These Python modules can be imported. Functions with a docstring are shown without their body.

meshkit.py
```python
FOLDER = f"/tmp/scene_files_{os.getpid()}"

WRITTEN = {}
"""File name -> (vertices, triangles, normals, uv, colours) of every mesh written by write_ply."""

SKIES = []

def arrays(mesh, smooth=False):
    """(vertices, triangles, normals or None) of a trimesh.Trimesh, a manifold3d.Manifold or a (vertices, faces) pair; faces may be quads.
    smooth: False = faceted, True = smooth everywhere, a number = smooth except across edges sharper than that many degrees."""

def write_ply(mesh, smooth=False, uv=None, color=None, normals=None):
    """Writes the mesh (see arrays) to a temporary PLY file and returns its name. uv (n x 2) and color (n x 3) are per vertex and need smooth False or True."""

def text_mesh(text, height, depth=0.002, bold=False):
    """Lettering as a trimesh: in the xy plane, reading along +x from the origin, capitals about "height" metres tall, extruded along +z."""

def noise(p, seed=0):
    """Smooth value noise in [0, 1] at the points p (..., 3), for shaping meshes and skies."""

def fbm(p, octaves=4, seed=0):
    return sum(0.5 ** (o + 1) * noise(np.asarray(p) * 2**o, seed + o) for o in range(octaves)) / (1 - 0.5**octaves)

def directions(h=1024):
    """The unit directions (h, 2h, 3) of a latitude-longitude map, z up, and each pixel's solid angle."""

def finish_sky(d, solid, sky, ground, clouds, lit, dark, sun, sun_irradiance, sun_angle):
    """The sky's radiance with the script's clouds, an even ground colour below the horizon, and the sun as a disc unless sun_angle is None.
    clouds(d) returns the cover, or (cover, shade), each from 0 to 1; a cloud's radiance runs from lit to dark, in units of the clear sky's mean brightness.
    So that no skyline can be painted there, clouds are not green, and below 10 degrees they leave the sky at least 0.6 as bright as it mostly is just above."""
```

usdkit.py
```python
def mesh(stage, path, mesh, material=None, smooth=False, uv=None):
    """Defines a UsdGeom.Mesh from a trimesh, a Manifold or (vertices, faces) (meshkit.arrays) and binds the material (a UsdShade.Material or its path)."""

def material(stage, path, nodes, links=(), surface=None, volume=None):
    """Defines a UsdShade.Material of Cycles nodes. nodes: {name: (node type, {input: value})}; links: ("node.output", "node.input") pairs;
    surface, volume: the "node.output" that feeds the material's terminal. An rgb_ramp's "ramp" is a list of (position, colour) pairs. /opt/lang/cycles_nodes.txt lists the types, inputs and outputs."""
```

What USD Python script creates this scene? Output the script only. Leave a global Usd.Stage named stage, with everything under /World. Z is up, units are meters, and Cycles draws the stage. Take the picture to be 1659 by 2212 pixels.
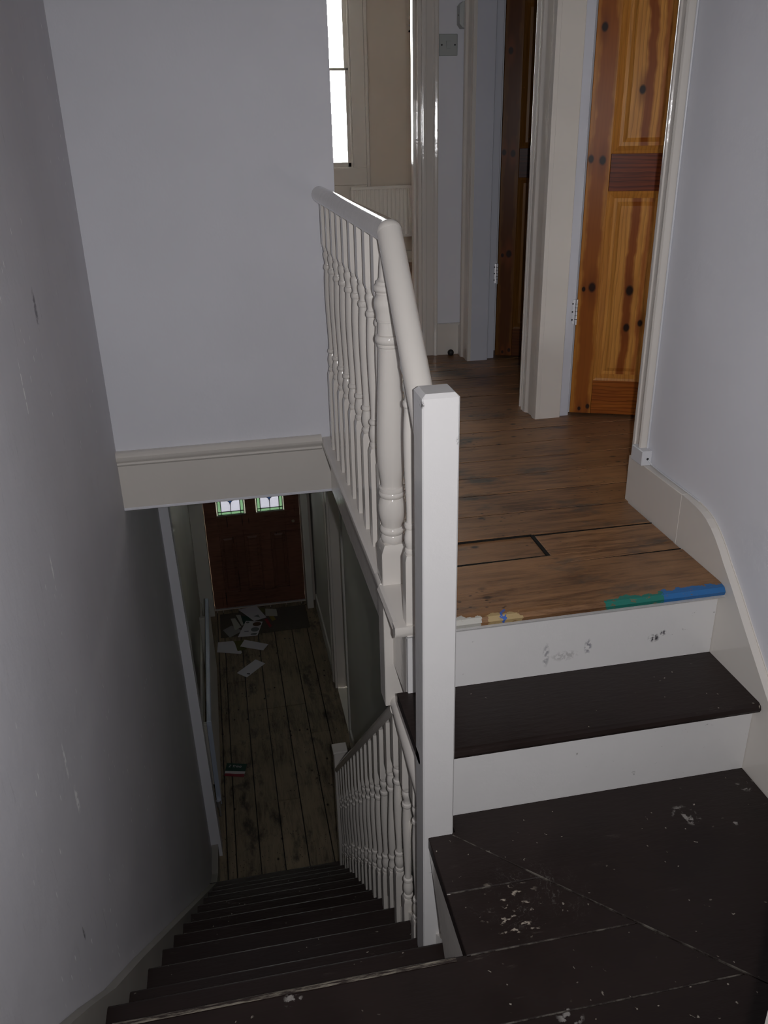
import math, random
import numpy as np, trimesh, manifold3d as m3, usdkit, meshkit
from pxr import Usd, UsdGeom, UsdLux, UsdShade, Gf, Sdf
from shapely.geometry import Polygon, box as sbox

stage = Usd.Stage.CreateInMemory()
UsdGeom.SetStageUpAxis(stage, 'Z'); UsdGeom.SetStageMetersPerUnit(stage, 1.0)
stage.DefinePrim('/World', 'Xform'); stage.DefinePrim('/World/Looks', 'Scope')
rng = random.Random(7)

# ------------------------------------------------------------------ camera, sky, flash, exposure
CAM = np.array([-0.3428, -1.4203, 1.4826]); YAW, PITCH, ROLL, FPX = 0.1872, -0.4262, -0.0231, 1839.99
cy, sy, cp, sp = math.cos(YAW), math.sin(YAW), math.cos(PITCH), math.sin(PITCH)
fwd = np.array([sy * cp, cy * cp, sp]); rt0 = np.array([cy, -sy, 0.0]); up0 = np.cross(rt0, fwd)
right = math.cos(ROLL) * rt0 + math.sin(ROLL) * up0; upv = -math.sin(ROLL) * rt0 + math.cos(ROLL) * up0

def frame(r, u, b, p):
    return Gf.Matrix4d(*map(float, [r[0], r[1], r[2], 0, u[0], u[1], u[2], 0, b[0], b[1], b[2], 0, p[0], p[1], p[2], 1]))

cam = UsdGeom.Camera.Define(stage, '/World/camera')
cam.AddTransformOp().Set(frame(right, upv, -fwd, CAM))
cam.CreateHorizontalApertureAttr(36.0); cam.CreateVerticalApertureAttr(36.0 * 2212 / 1659)
cam.CreateFocalLengthAttr(36.0 * FPX / 1659); cam.CreateClippingRangeAttr(Gf.Vec2f(0.02, 200))
cam.CreateExposureAttr(0.0)

# overcast daylight outside the windows
dome = UsdLux.DomeLight.Define(stage, '/World/sky'); dome.CreateIntensityAttr(4.2); dome.CreateColorAttr(Gf.Vec3f(1.0, 0.965, 0.90))
# the camera's own flash: a small disk just right of the lens
fl = UsdLux.SphereLight.Define(stage, '/World/camera_flash'); fl.CreateRadiusAttr(0.012); fl.CreateIntensityAttr(14500.0)
fl.CreateColorAttr(Gf.Vec3f(0.965, 0.965, 1.0))
sh = UsdLux.ShapingAPI.Apply(fl.GetPrim()); sh.CreateShapingConeAngleAttr(57.0); sh.CreateShapingConeSoftnessAttr(1.0)
_t = math.radians(2.5); _f = fwd * math.cos(_t) + upv * math.sin(_t); _u = upv * math.cos(_t) - fwd * math.sin(_t)
fl.AddTransformOp().Set(frame(right, _u, -_f, CAM + 0.055 * right + 0.006 * upv))

# ------------------------------------------------------------------ helpers
used = {}
def numbered(path):
    k = used.get(path, -1) + 1; used[path] = k
    return path if k == 0 else '%s_%03d' % (path, k)

def tag(p, label=None, cat=None, group=None, kind=None):
    for k, v in (('label', label), ('category', cat), ('group', group), ('kind', kind)):
        if v: p.SetCustomDataByKey(k, v)
    return p

def thing(name, label=None, cat=None, loc=(0, 0, 0), rotz=0.0, group=None, kind=None):
    x = UsdGeom.Xform.Define(stage, numbered('/World/' + name))
    if any(loc): x.AddTranslateOp().Set(Gf.Vec3d(*map(float, loc)))
    if rotz: x.AddRotateZOp().Set(float(rotz))
    return tag(x.GetPrim(), label, cat, group, kind)

def obj(name, mesh, mat, parent=None, smooth=False, label=None, cat=None, group=None, kind=None):
    base = str(parent.GetPath()) if parent else '/World'
    p = usdkit.mesh(stage, numbered(base + '/' + name), mesh, mat, smooth).GetPrim()
    return tag(p, label, cat, group, kind)

def struct(name, label, mesh, mat, smooth=False):
    return obj(name, mesh, mat, None, smooth, label=label, cat=name.rstrip('0123456789').strip('_').split('_')[0], kind='structure')

def cat(*ms): return trimesh.util.concatenate(list(ms))
def fix(m):
    if m.volume < 0: m.invert()
    return m
def tm(man):
    a = man.to_mesh(); return trimesh.Trimesh(np.array(a.vert_properties[:, :3], float), np.array(a.tri_verts), process=False)
def bx(x0, x1, y0, y1, z0, z1, c=0.0015):
    c = min(c, (x1 - x0) * .4, (y1 - y0) * .4, (z1 - z0) * .4)
    if c <= 0:
        m = trimesh.creation.box([x1 - x0, y1 - y0, z1 - z0]); m.apply_translation([(x0 + x1) / 2, (y0 + y1) / 2, (z0 + z1) / 2]); return m
    pts = []
    for X, sx in ((x0, 1), (x1, -1)):
        for Y, sy_ in ((y0, 1), (y1, -1)):
            for Z, sz in ((z0, 1), (z1, -1)):
                pts += [(X + sx * c, Y + sy_ * c, Z), (X + sx * c, Y, Z + sz * c), (X, Y + sy_ * c, Z + sz * c)]
    return hull(pts)
def hull(pts): return tm(m3.Manifold.hull_points(np.asarray(pts, float)))
def prism(pts, axis, a0, a1):
    """polygon extruded along an axis: 'x' takes (y,z) points, 'y' (x,z), 'z' (x,y)"""
    pts = np.asarray(pts, float)
    if np.sum(pts[:, 0] * np.roll(pts[:, 1], -1) - pts[:, 1] * np.roll(pts[:, 0], -1)) < 0: pts = pts[::-1]
    m = tm(m3.Manifold.extrude(m3.CrossSection([pts]), a1 - a0)); v = m.vertices.copy(); h = v[:, 2] + a0
    m.vertices = {'x': np.c_[h, v[:, 0], v[:, 1]], 'y': np.c_[v[:, 0], h, v[:, 1]], 'z': np.c_[v[:, 0], v[:, 1], h]}[axis]
    return fix(m)
def slab(poly, z0, z1, gap=0.0022, c=0.0025):
    """a shapely polygon as a board lying flat, its upper edges eased"""
    p = poly.buffer(-gap, join_style=2)
    a = np.array(p.exterior.coords)[:-1]; b = np.array(p.buffer(-c, join_style=2).exterior.coords)[:-1]
    return hull([(x, y, z0) for x, y in a] + [(x, y, z1 - c) for x, y in a] + [(x, y, z1) for x, y in b])
def lathe(prof, n=20, c=(0, 0, 0)):
    r = np.array([max(p[0], 1e-4) for p in prof]); z = np.array([p[1] for p in prof]); a = np.linspace(0, 2 * math.pi, n, endpoint=False)
    v = np.stack([r[:, None] * np.cos(a), r[:, None] * np.sin(a), np.repeat(z[:, None], n, 1)], -1).reshape(-1, 3); f = []
    for i in range(len(prof) - 1):
        for j in range(n):
            k = (j + 1) % n; f += [(i * n + j, i * n + k, (i + 1) * n + k), (i * n + j, (i + 1) * n + k, (i + 1) * n + j)]
    b, t = len(v), len(v) + 1; v = np.vstack([v, [[0, 0, z[0]], [0, 0, z[-1]]]]); L = (len(prof) - 1) * n
    for j in range(n):
        k = (j + 1) % n; f += [(b, k, j), (t, L + j, L + k)]
    return fix(trimesh.Trimesh(v + np.array(c), f, process=False))
def sweep(prof, path, xc):
    """closed (a, b) profile (a across in x, b square to the path) swept with mitres along a (y, z) or (x, y, z) polyline"""
    P = np.array([(p if len(p) == 3 else (xc, p[0], p[1])) for p in path], float); n = len(prof); V = []
    for i in range(len(P)):
        d0 = P[i] - P[i - 1] if i else P[1] - P[0]; d1 = P[i + 1] - P[i] if i < len(P) - 1 else P[-1] - P[-2]
        d0, d1 = d0 / np.linalg.norm(d0), d1 / np.linalg.norm(d1); n0, n1 = np.array([0, -d0[2], d0[1]]), np.array([0, -d1[2], d1[1]])
        nn = n0 + n1; nn = nn / np.linalg.norm(nn); k = 1 / max(nn @ n0 / np.linalg.norm(n0), .3)
        if nn[2] < 0: nn = -nn
        V += [P[i] + np.array([a, 0, 0]) + nn * b * k for a, b in prof]
    F = []
    for i in range(len(P) - 1):
        for j in range(n):
            k = (j + 1) % n; F += [(i * n + j, i * n + k, (i + 1) * n + k), (i * n + j, (i + 1) * n + k, (i + 1) * n + j)]
    F += [(0, j + 1, j) for j in range(1, n - 1)]; o = (len(P) - 1) * n; F += [(o, o + j, o + j + 1) for j in range(1, n - 1)]
    return fix(trimesh.Trimesh(np.array(V), F, process=False))
def tube(path, r, n=8):
    return cat(*[tm(m3.Manifold.batch_hull([m3.Manifold.sphere(r, n).translate(list(a)), m3.Manifold.sphere(r, n).translate(list(b))])) for a, b in zip(path[:-1], path[1:])])

# ------------------------------------------------------------------ materials
class G:
    def __init__(s): s.n, s.l, s.k = {}, [], 0
    def __call__(s, kind, **inp):
        s.k += 1; nm = 'n%d' % s.k; vals = {}
        for a, v in inp.items():
            if isinstance(v, str) and '.' in v and v.split('.')[0] in s.n: s.l.append((v, nm + '.' + a))
            else: vals[a] = v
        s.n[nm] = (kind, vals); return nm
    def pos(s): return s('geometry') + '.position'
    def obj(s): return s('texture_coordinate') + '.object'
    def map(s, v, scale=(1, 1, 1), loc=(0, 0, 0)): return s('mapping', vector=v, scale=scale, location=loc) + '.vector'
    def noise(s, v, scale, detail=4.0, rough=.55, dist=0.0): return s('noise_texture', vector=v, scale=scale, detail=detail, roughness=rough, distortion=dist) + '.fac'
    def ramp(s, f, stops): return s('rgb_ramp', fac=f, ramp=stops) + '.color'
    def mix(s, f, a, b, t='mix'): return s('mix', mix_type=t, fac=f, color1=a, color2=b) + '.color'
    def math(s, t, a, b=0.5, clamp=False): return s('math', math_type=t, value1=a, value2=b, use_clamp=clamp) + '.value'
    def rng(s, v, a, b, c=0.0, d=1.0): return s('map_range', value=v, from_min=a, from_max=b, to_min=c, to_max=d, clamp=True) + '.result'
    def spots(s, v, scale, size, soft=.04): return s.rng(s('voronoi_texture', vector=v, scale=scale) + '.distance', size, size - soft)
    def bump(s, h, strength, dist=.002): return s('bump', height=h, strength=strength, distance=dist) + '.normal'
    def blob(s, v, c, r):
        """1 at the middle of an ellipsoid, 0 at its edge"""
        return s('gradient_texture', gradient_type='spherical', vector=s('mapping', vector=v, scale=tuple(1 / q for q in r), location=tuple(-a / q for a, q in zip(c, r))) + '.vector') + '.fac'
    def out(s, name, **k):
        p = s('principled_bsdf', **k); return usdkit.material(stage, '/World/Looks/' + name, s.n, s.l, surface=p + '.BSDF')

def paint(name, col, rough=.25, var=.06, bump=.12, bscale=9, marks=0.0, markcol=(.1, .09, .08), flecks=0.0, spec=.5):
    g = G(); P = g.pos(); n = g.noise(P, 2.3, 5)
    c = g.mix(g.rng(n, .3, .7), tuple(x * (1 - var) for x in col), tuple(x * (1 + var) for x in col))
    if marks: c = g.mix(g.math('multiply', g.math('multiply', g.rng(g.noise(g.map(P, (1, 1, 1.3)), 34, 4, .62), .66, .72), g.rng(g.noise(P, 2.6, 2), .52, .60)), .8), c, tuple(m for m in markcol))
    if marks:
        for (x, y, z, rx, rz, col_) in ((.67, .263, .275, .022, .016, (.05, .045, .05)), (.694, .263, .287, .012, .012, (.12, .11, .12)), (.491, .263, .276, .014, .03, (.30, .29, .31)), (.38, .263, .266, .012, .045, (.36, .35, .36)), (.43, .263, .258, .05, .02, (.50, .48, .47)), (.0015, 0, 1.026, .0035, .012, (.06, .055, .05)), (.067, 0, .955, .005, .012, (.3, .29, .28))):
            c = g.mix(g.math('multiply', g.rng(g.blob(P, (x, y, z), (rx, .05, rz)), .15, .6), g.rng(g.noise(P, 95, 3), .44, .56)), c, col_)
    if flecks: c = g.mix(g.math('multiply', g.spots(g.map(P, (1, 1, .34)), 40, .125, .05), g.rng(g.noise(P, 3.2, 3), .50, .58)), c, (flecks,) * 3)
    if flecks: c = g.mix(g.math('multiply', g.rng(g.noise(g.map(P, (1, 9, .8)), 9, 5, .7), .63, .72), .5), c, tuple(x * .62 for x in col))
    if flecks:
        for (y, z, ry, rz, col_) in ((.105, .27, .006, .09, (.97,) * 3), (.128, .15, .010, .06, (.97,) * 3), (.40, 1.0, .004, .10, (.95,) * 3), (.67, 1.115, .012, .07, (.25, .24, .27)), (.33, .62, .004, .05, (.95,) * 3), (-.05, -.05, .005, .03, (.2, .2, .22))):
            c = g.mix(g.math('multiply', g.rng(g.blob(P, (-.75, y, z), (.2, ry * 2, rz)), .25, .6), g.rng(g.noise(P, 60, 3), .40, .52)), c, col_)
    return g.out(name, base_color=c, roughness=rough, specular_ior_level=spec, normal=g.bump(g.noise(P, bscale, 6, .6), bump, .004))

M = {}
M['gloss'] = paint('cream_gloss_paint', (.69, .645, .59), .09, .03, .16, 22)
M['gloss_marked'] = paint('scuffed_cream_paint', (.70, .68, .665), .20, .03, .25, 18, marks=1.0)
M['wall'] = paint('lilac_white_wall_paint', (.725, .72, .755), .75, .03, .22, 30, spec=.25)
M['wall_scuffed'] = paint('scuffed_wall_paint', (.64, .63, .665), .55, .05, .30, 24, flecks=.97, spec=.35)
M['cream_wall'] = paint('cream_wall_paint', (.64, .565, .485), .7, .03, .15, 30, spec=.25)
M['grey_wall'] = paint('hall_wall_paint', (.60, .585, .53), .6, .05, .2, 22, spec=.3)
M['string_paint'] = paint('dull_string_paint', (.33, .31, .275), .5, .1, .3, 18, spec=.3)
M['ceiling'] = paint('white_ceiling_paint', (.7, .7, .7), .85, .02, .1, 30, spec=.2)
M['lining'] = paint('bluish_white_gloss', (.60, .61, .67), .3, .03, .15, 14)
M['plastic'] = paint('white_plastic', (.66, .66, .68), .3, .02, .02, 30)
M['old_plastic'] = paint('grey_white_plastic', (.40, .42, .40), .35, .03, .02, 30)
M['radiator'] = paint('white_enamel', (.80, .78, .74), .3, .02, .03, 20)
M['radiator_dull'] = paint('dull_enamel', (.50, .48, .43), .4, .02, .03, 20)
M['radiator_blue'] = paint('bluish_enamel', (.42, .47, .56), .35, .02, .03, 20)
M['dirt'] = paint('joint_dirt', (.016, .014, .012), .9, .3, .2, 60, spec=.1)
M['dark'] = paint('black_rubber', (.012, .012, .012), .6, .02, .05, 20)
M['lead'] = paint('lead_came', (.03, .035, .03), .5, .05, .1, 20)
M['steel'] = G().out('worn_steel', base_color=(.62, .62, .64), metallic=.85, roughness=.35)
M['brass'] = G().out('pale_metal', base_color=(.75, .70, .55), metallic=1.0, roughness=.25)

def tread_paint():
    g = G(); P = g.pos(); n = g.noise(P, 6, 6)
    c = g.mix(g.rng(n, .3, .7), (.0130, .0074, .0060), (.0205, .0120, .0098))
    wear = g.rng(g.noise(g.map(P, (3, 14, 14)), 3, 6, .7), .62, .72)
    c = g.mix(g.math('multiply', wear, g.rng(g.noise(P, 1.7, 2), .52, .66)), c, (.075, .06, .05))
    W_ = g('vector_math', math_type='add', vector1=P, vector2=g('vector_math', math_type='scale', vector1=g('noise_texture', vector=P, scale=45.0, detail=3.0) + '.color', scale=.03) + '.vector') + '.vector'
    fl_ = g.math('multiply', g.spots(W_, 36, .105, .05), g.rng(g.noise(P, 5.3, 2), .50, .58))
    c = g.mix(fl_, c, (.34, .30, .25))
    sc_ = g.math('multiply', g.rng(g.blob(P, (.185, -.20, 0), (.17, .13, .1)), .1, .7), g.rng(g('wave_texture', wave_type='rings', rings_direction='z', vector=g.map(P, (1, 1, 1), (-.10, .17, 0)), scale=31, distortion=9, detail=4, detail_scale=3) + '.fac', .86, .98))
    c = g.mix(g.math('multiply', g.math('multiply', sc_, .5), g.rng(g.noise(P, 24, 4, .7), .50, .60)), c, (.11, .10, .09))
    c = g.mix(g.math('multiply', g.rng(g.blob(P, (.135, -.225, 0), (.09, .10, .1)), .1, .5), g.rng(g.noise(g.map(P, (1, 1.6, 1)), 42, 3), .60, .66)), c, (.36, .31, .25))
    for (x, y, r) in ((.613, -.058, .035), (.625, -.075, .025), (.712, -.104, .014), (.81, .0, .03), (-.33, -.33, .022), (.07, -.52, .05), (.16, -.47, .03)):
        c = g.mix(g.math('multiply', g.rng(g.blob(P, (x, y, 0), (r, r, .1)), .1, .5), g.rng(g.noise(P, 48, 4, .6), .54, .60)), c, (.26, .24, .22))
    return g.out('dark_brown_floor_paint', base_color=c, roughness=g.rng(n, .3, .7, .36, .5), specular_ior_level=.35, normal=g.bump(g.noise(g.map(P, (2, 8, 8)), 12, 5), .25, .003))
M['tread'] = tread_paint()
def worn_edge():
    g = G(); P = g.pos()
    c = g.mix(g.rng(g.noise(g.map(P, (4, 30, 30)), 5, 5, .7), .45, .6), (.026, .016, .013), (.25, .22, .17))
    return g.out('worn_nosing_paint', base_color=c, roughness=.5, normal=g.bump(g.noise(P, 60, 4), .4, .003))
M['worn'] = worn_edge()
g = G(); P = g.pos(); M['worn_faint'] = g.out('worn_joint_paint', base_color=g.mix(g.rng(g.noise(P, 26, 5, .7), .45, .60), (.017, .010, .008), (.13, .115, .095)), roughness=.6)

def board_mat(name, lo, hi, along='x', rough=.38, knots=True, grey=(.06, .065, .06), greyamt=1.0, nosing=False, spec=.5):
    g = G(); P = g.pos(); sc = (1.0, 9, 9) if along == 'x' else (9, 1.0, 9)
    rnd = g('object_info') + '.random'; W = g('vector_math', math_type='add', vector1=P, vector2=g('combine_xyz', x=g.math('multiply', rnd, 7.3), y=g.math('multiply', rnd, 3.1), z=0.0) + '.vector') + '.vector' if False else P
    n1 = g.noise(g.map(P, sc), 5, 8, .62, .6); n2 = g.noise(g.map(P, tuple(q * 3 for q in sc)), 9, 6, .7)
    t = g.math('add', g.math('multiply', n1, .75), g.math('multiply', n2, .35))
    c = g.ramp(t, [(.40, tuple(x * .55 for x in lo)), (.48, lo), (.56, tuple((a + b) / 2 for a, b in zip(lo, hi))), (.70, hi)])
    c = g.mix(g.rng(g.noise(P, 2.6, 4, .6), .40, .62, 0, .55), c, tuple(x * 1.25 for x in hi))
    c = g.mix(g.rng(rnd, 0, 1, 0, .32), c, tuple(x * .55 for x in lo))
    if knots:
        k = g.math('multiply', g.spots(g.map(P, (11, 17, 1) if along == 'x' else (17, 11, 1)), 1.0, .17, .10), g.rng(g.noise(P, 2.2, 2), .45, .55))
        c = g.mix(k, c, tuple(x * .12 for x in lo))
    k2 = g.math('multiply', g.spots(g.map(P, (34, 62, 1) if along == 'x' else (62, 34, 1)), 1.0, .20, .10), g.rng(g.noise(P, 4.1, 3), .53, .60)); c = g.mix(g.math('multiply', k2, .9), c, tuple(x * .10 for x in lo))
    dirt = g.rng(g.noise(g.map(P, (1, 2.2, 1) if along == 'x' else (2.2, 1, 1)), 3.4, 7, .66), .55, .66)
    c = g.mix(g.math('multiply', dirt, .8 * greyamt), c, grey)
    if nosing:
        x, y = (lambda q: (q + '.x', q + '.y'))(g('separate_xyz', vector=P)); wob = g.math('multiply', g.math('subtract', g.noise(P, 34, 5, .65), .5), .05)
        yy = g.math('add', y, wob); xx = g.math('add', x, g.math('multiply', wob, 1.4))
        def band(x0, x1, y1): return g.math('multiply', g.math('multiply', g.math('greater_than', xx, x0), g.math('less_than', xx, x1)), g.math('less_than', yy, y1))
        fk = g.rng(g.noise(g.map(P, (1, 2, 2)), 55, 4, .7), .33, .39); fk = 'X' if False else fk
        c0 = c; c = g.mix(band(-.1, .205, .2525), c, (.50, .48, .43)); c = g.mix(band(.218, .30, .252), c, (.42, .30, .14)); c = g.mix(band(.255, .263, .258), c, (.04, .12, .45))
        c = g.mix(band(.52, .685, .2525), c, (.012, .165, .125)); c = g.mix(band(.665, .86, .260), c, (.020, .135, .36)); c = g.mix(fk, c0, c)
    return g.out(name, base_color=c, roughness=g.rng(n2, .3, .7, rough - .06, rough + .12), specular_ior_level=spec, normal=g.bump(g.math('add', n1, n2), .35, .0015))
M['landing_board'] = board_mat('stained_landing_boards', (.15, .070, .029), (.36, .185, .082), grey=(.045, .05, .048))
M['nosing_board'] = board_mat('painted_edge_board', (.15, .070, .029), (.36, .185, .082), grey=(.05, .05, .045), nosing=True)
M['hall_board'] = board_mat('dusty_hall_boards', (.135, .108, .072), (.30, .235, .15), along='y', rough=.6, grey=(.035, .034, .03), spec=.3)
M['front_board'] = board_mat('orange_front_room_boards', (.22, .10, .045), (.42, .20, .09), grey=(.1, .08, .06), greyamt=.5)

def pine(name, lo, hi, knots=(), streaks=(), along='z', rings=.35):
    """varnished pine in the door's own coordinates (x across, z up)"""
    g = G(); O = g.obj(); sc = (12, 1, .8) if along == 'z' else (.8, 1, 12)
    w = g('wave_texture', wave_type='bands', bands_direction='x' if along == 'z' else 'z', profile='saw', vector=g.map(O, (1, 1, .16) if along == 'z' else (.16, 1, 1)), scale=22, distortion=7.0, detail=3.0, detail_scale=1.1) + '.fac'
    n = g.noise(g.map(O, sc), 6, 8, .6, .5)
    c = g.ramp(n, [(.3, lo), (.7, hi)]); c = g.mix(g.math('multiply', g.rng(w, .55, 1.0), rings), c, tuple(x * .42 for x in lo))
    sx = g('separate_xyz', vector=O); wob = g.math('multiply', g.math('subtract', g.noise(g.map(O, (1, 1, 3)), 2.0, 3), .5), .05)
    u = g.math('add', sx + '.x', wob)
    for (a, b, col, amt) in streaks:
        m_ = g.math('multiply', g.rng(u, a - .006, a + .004), g.rng(u, b + .006, b - .004)); c = g.mix(g.math('multiply', m_, amt), c, col)
    for (x, z, r) in knots:
        c = g.mix(g.rng(g.blob(O, (x, 0, z), (r * 2.0, 9, r * 6.5)), .15, .9, 0, .75), c, (.16, .042, .010))
        c = g.mix(g.rng(g.blob(O, (x, 0, z), (r * 1.25, 9, r * 1.7)), .25, .55), c, (.022, .009, .005))
    return g.out(name, base_color=c, roughness=.32, specular_ior_level=.1, normal=g.bump(n, .12, .001))

def glass(name, tint, rough=False):
    g = G(); t = g('transparent_bsdf', color=tint); gl = g('glossy_bsdf', color=(.9, .9, .9), roughness=.05); f = g('fresnel', IOR=1.5)
    mx = g('mix_closure', fac=f + '.fac', closure1=t + '.BSDF', closure2=gl + '.BSDF')
    if rough:
        tr = g('translucent_bsdf', color=rough); mx = g('mix_closure', fac=.5, closure1=mx + '.closure', closure2=tr + '.BSDF')
    return usdkit.material(stage, '/World/Looks/' + name, g.n, g.l, surface=mx + '.closure')
M['pane'] = glass('window_glass', (.92, .95, .97))
M['frost'] = glass('frosted_white_glass', (.20, .20, .225), (.35, .36, .40))
M['green_glass'] = glass('pale_green_glass', (.125, .175, .132), (.22, .31, .235))
M['blue_glass'] = glass('slate_blue_glass', (.04, .06, .11), (.07, .11, .19))
M['bead_glass'] = glass('clear_edge_glass', (.21, .22, .20), (.36, .37, .34))
M['mahogany'] = board_mat('dark_stained_door', (.125, .054, .034), (.19, .085, .054), along='x', rough=.45, knots=False, greyamt=0, spec=.3)
M['cream_door'] = M['gloss']
def paper(name, col): return paint(name, col, .6, .03, .03, 20, spec=.3)
for nm, c_ in dict(paper_white=(.56, .55, .58), paper_grey=(.26, .25, .24), paper_cream=(.42, .41, .36), paper_red=(.25, .03, .04), paper_yellow=(.22, .17, .03), paper_green=(.012, .05, .035), paper_olive=(.10, .10, .03), ink=(.05, .05, .055), ink_grey=(.15, .16, .16), ink_brown=(.09, .05, .025), print_white=(.55, .52, .52)).items(): M[nm] = paper(nm, c_)
g = G(); P = g.pos(); M['mat'] = g.out('coir_mat', base_color=g.mix(g.noise(P, 240, 3), (.035, .031, .024), (.12, .10, .07)), roughness=.95, normal=g.bump(g.noise(P, 300, 3), 1.0, .004))
g = G(); P = g.pos(); M['pavement'] = g.out('pale_paving', base_color=g.mix(g.noise(P, 3, 5), (.42, .42, .40), (.55, .55, .52)), roughness=.9)

# ------------------------------------------------------------------ levels
H1 = .209; LAND = 2 * H1; RISE = .2126; GROUND = -13 * RISE; TOP = 2.95; YT = 1.607; YF = 5.888; XS = .836; YE = 2.72
# ------------------------------------------------------------------ walls, ceilings, floors
def lean(y0, y1, z0, z1):
    f = lambda z: -.749 + .012 * max(.2 - z, 0)
    return hull([(x, y, z) for y in (y0, y1) for z in (z0, z1) for x in (-.95, f(z))])
struct('wall_left', 'lilac-white plaster wall beside the dark flight going down, scuffed and flecked', cat(lean(-2.4, 2.79, .2, TOP + .1), lean(-2.4, 2.79, -3.0, .2)), M['wall_scuffed'])
struct('wall_back', 'plain wall closing the stair landing behind the viewer', cat(bx(-.95, .9, -2.4, -2.25, -.3, TOP, 0), bx(-.9, .6, -.62, -.5, -3, -.3, 0)), M['wall'])
struct('wall_near', 'white painted wall corner at the bottom right edge of the picture', bx(.184, .98, -2.4, -.87, -.2, TOP, .006), M['gloss'])
struct('wall_right', 'lilac-white plaster wall right of the short steps, with two pine doors beyond',
       cat(bx(.858, .985, -.95, .815, -.3, TOP, 0), bx(.858, .985, 1.622, 1.80, .2, TOP, 0), bx(.858, .985, 2.575, 2.75, .2, TOP, 0), bx(.858, .985, .80, 1.63, 2.45, TOP, 0), bx(.858, .985, 1.79, 2.58, 2.45, TOP, 0)), M['wall'])
struct('wall_trimmer', 'lilac-white end wall above the hall opening, facing the viewer', cat(bx(-.8, .0875, YT, YT + .1, LAND - .03, TOP, .001), bx(-.01, .0875, YT + .05, YE + .02, .2, TOP, 0)), M['wall'])
struct('wall_far', 'lilac-white wall at the end of the landing with the light switch', cat(bx(.725, .99, YE, YE + .12, .2, TOP, 0), bx(-.9, .0875, YE, YE + .12, .2, TOP, 0), bx(.08, .73, YE, YE + .12, 2.5, TOP, 0), bx(.985, 2.7, YE, YE + .12, .2, TOP, 0)), M['wall'])
fw = m3.Manifold.cube([3.9, .25, 6.0]).translate([-.95, YF, -3.0]) - m3.Manifold.cube([1.32, .6, 1.62]).translate([-.352, YF - .2, 1.075]) - m3.Manifold.cube([1.06, .6, 2.2]).translate([-.765, YF - .2, GROUND - .01]) - m3.Manifold.cube([.88, .6, .27]).translate([-.645, YF - .2, -.60])
struct('wall_front', 'cream front wall of the far room, beside the sash window', tm(fw), M['cream_wall'])
struct('wall_side', 'cream side walls of the far front room', cat(bx(2.6, 2.75, YE + .1, YF + .05, .2, TOP, 0), bx(-.95, -.77, YE + .1, YF + .05, .2, TOP, 0)), M['cream_wall'])
struct('wall_rooms', 'walls of the unlit rooms behind the two pine doors', cat(bx(2.6, 2.75, -.95, YE + .1, .2, TOP, 0), bx(.98, 2.7, -1.05, -.9, -.3, TOP, 0), bx(.98, 2.65, 1.66, 1.76, .2, TOP, 0)), M['wall'])
struct('wall_hall_left', 'dim cream left wall of the downstairs hall behind the long radiator', bx(-.95, -.77, 2.78, YF + .05, -3, .25, 0), M['grey_wall'])
hr = m3.Manifold.cube([.14, 6.7, 2.70]).translate([.333, -.65, -3.0]) + m3.Manifold.cube([.14, 5.6, 1.0]).translate([.333, .32, -.80]) - m3.Manifold.cube([.5, .66, 2.02]).translate([.2, 3.735, GROUND])
struct('wall_hall_right', 'shaded grey right wall of the downstairs hall beside the lower balusters', tm(hr), M['grey_wall'])
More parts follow.
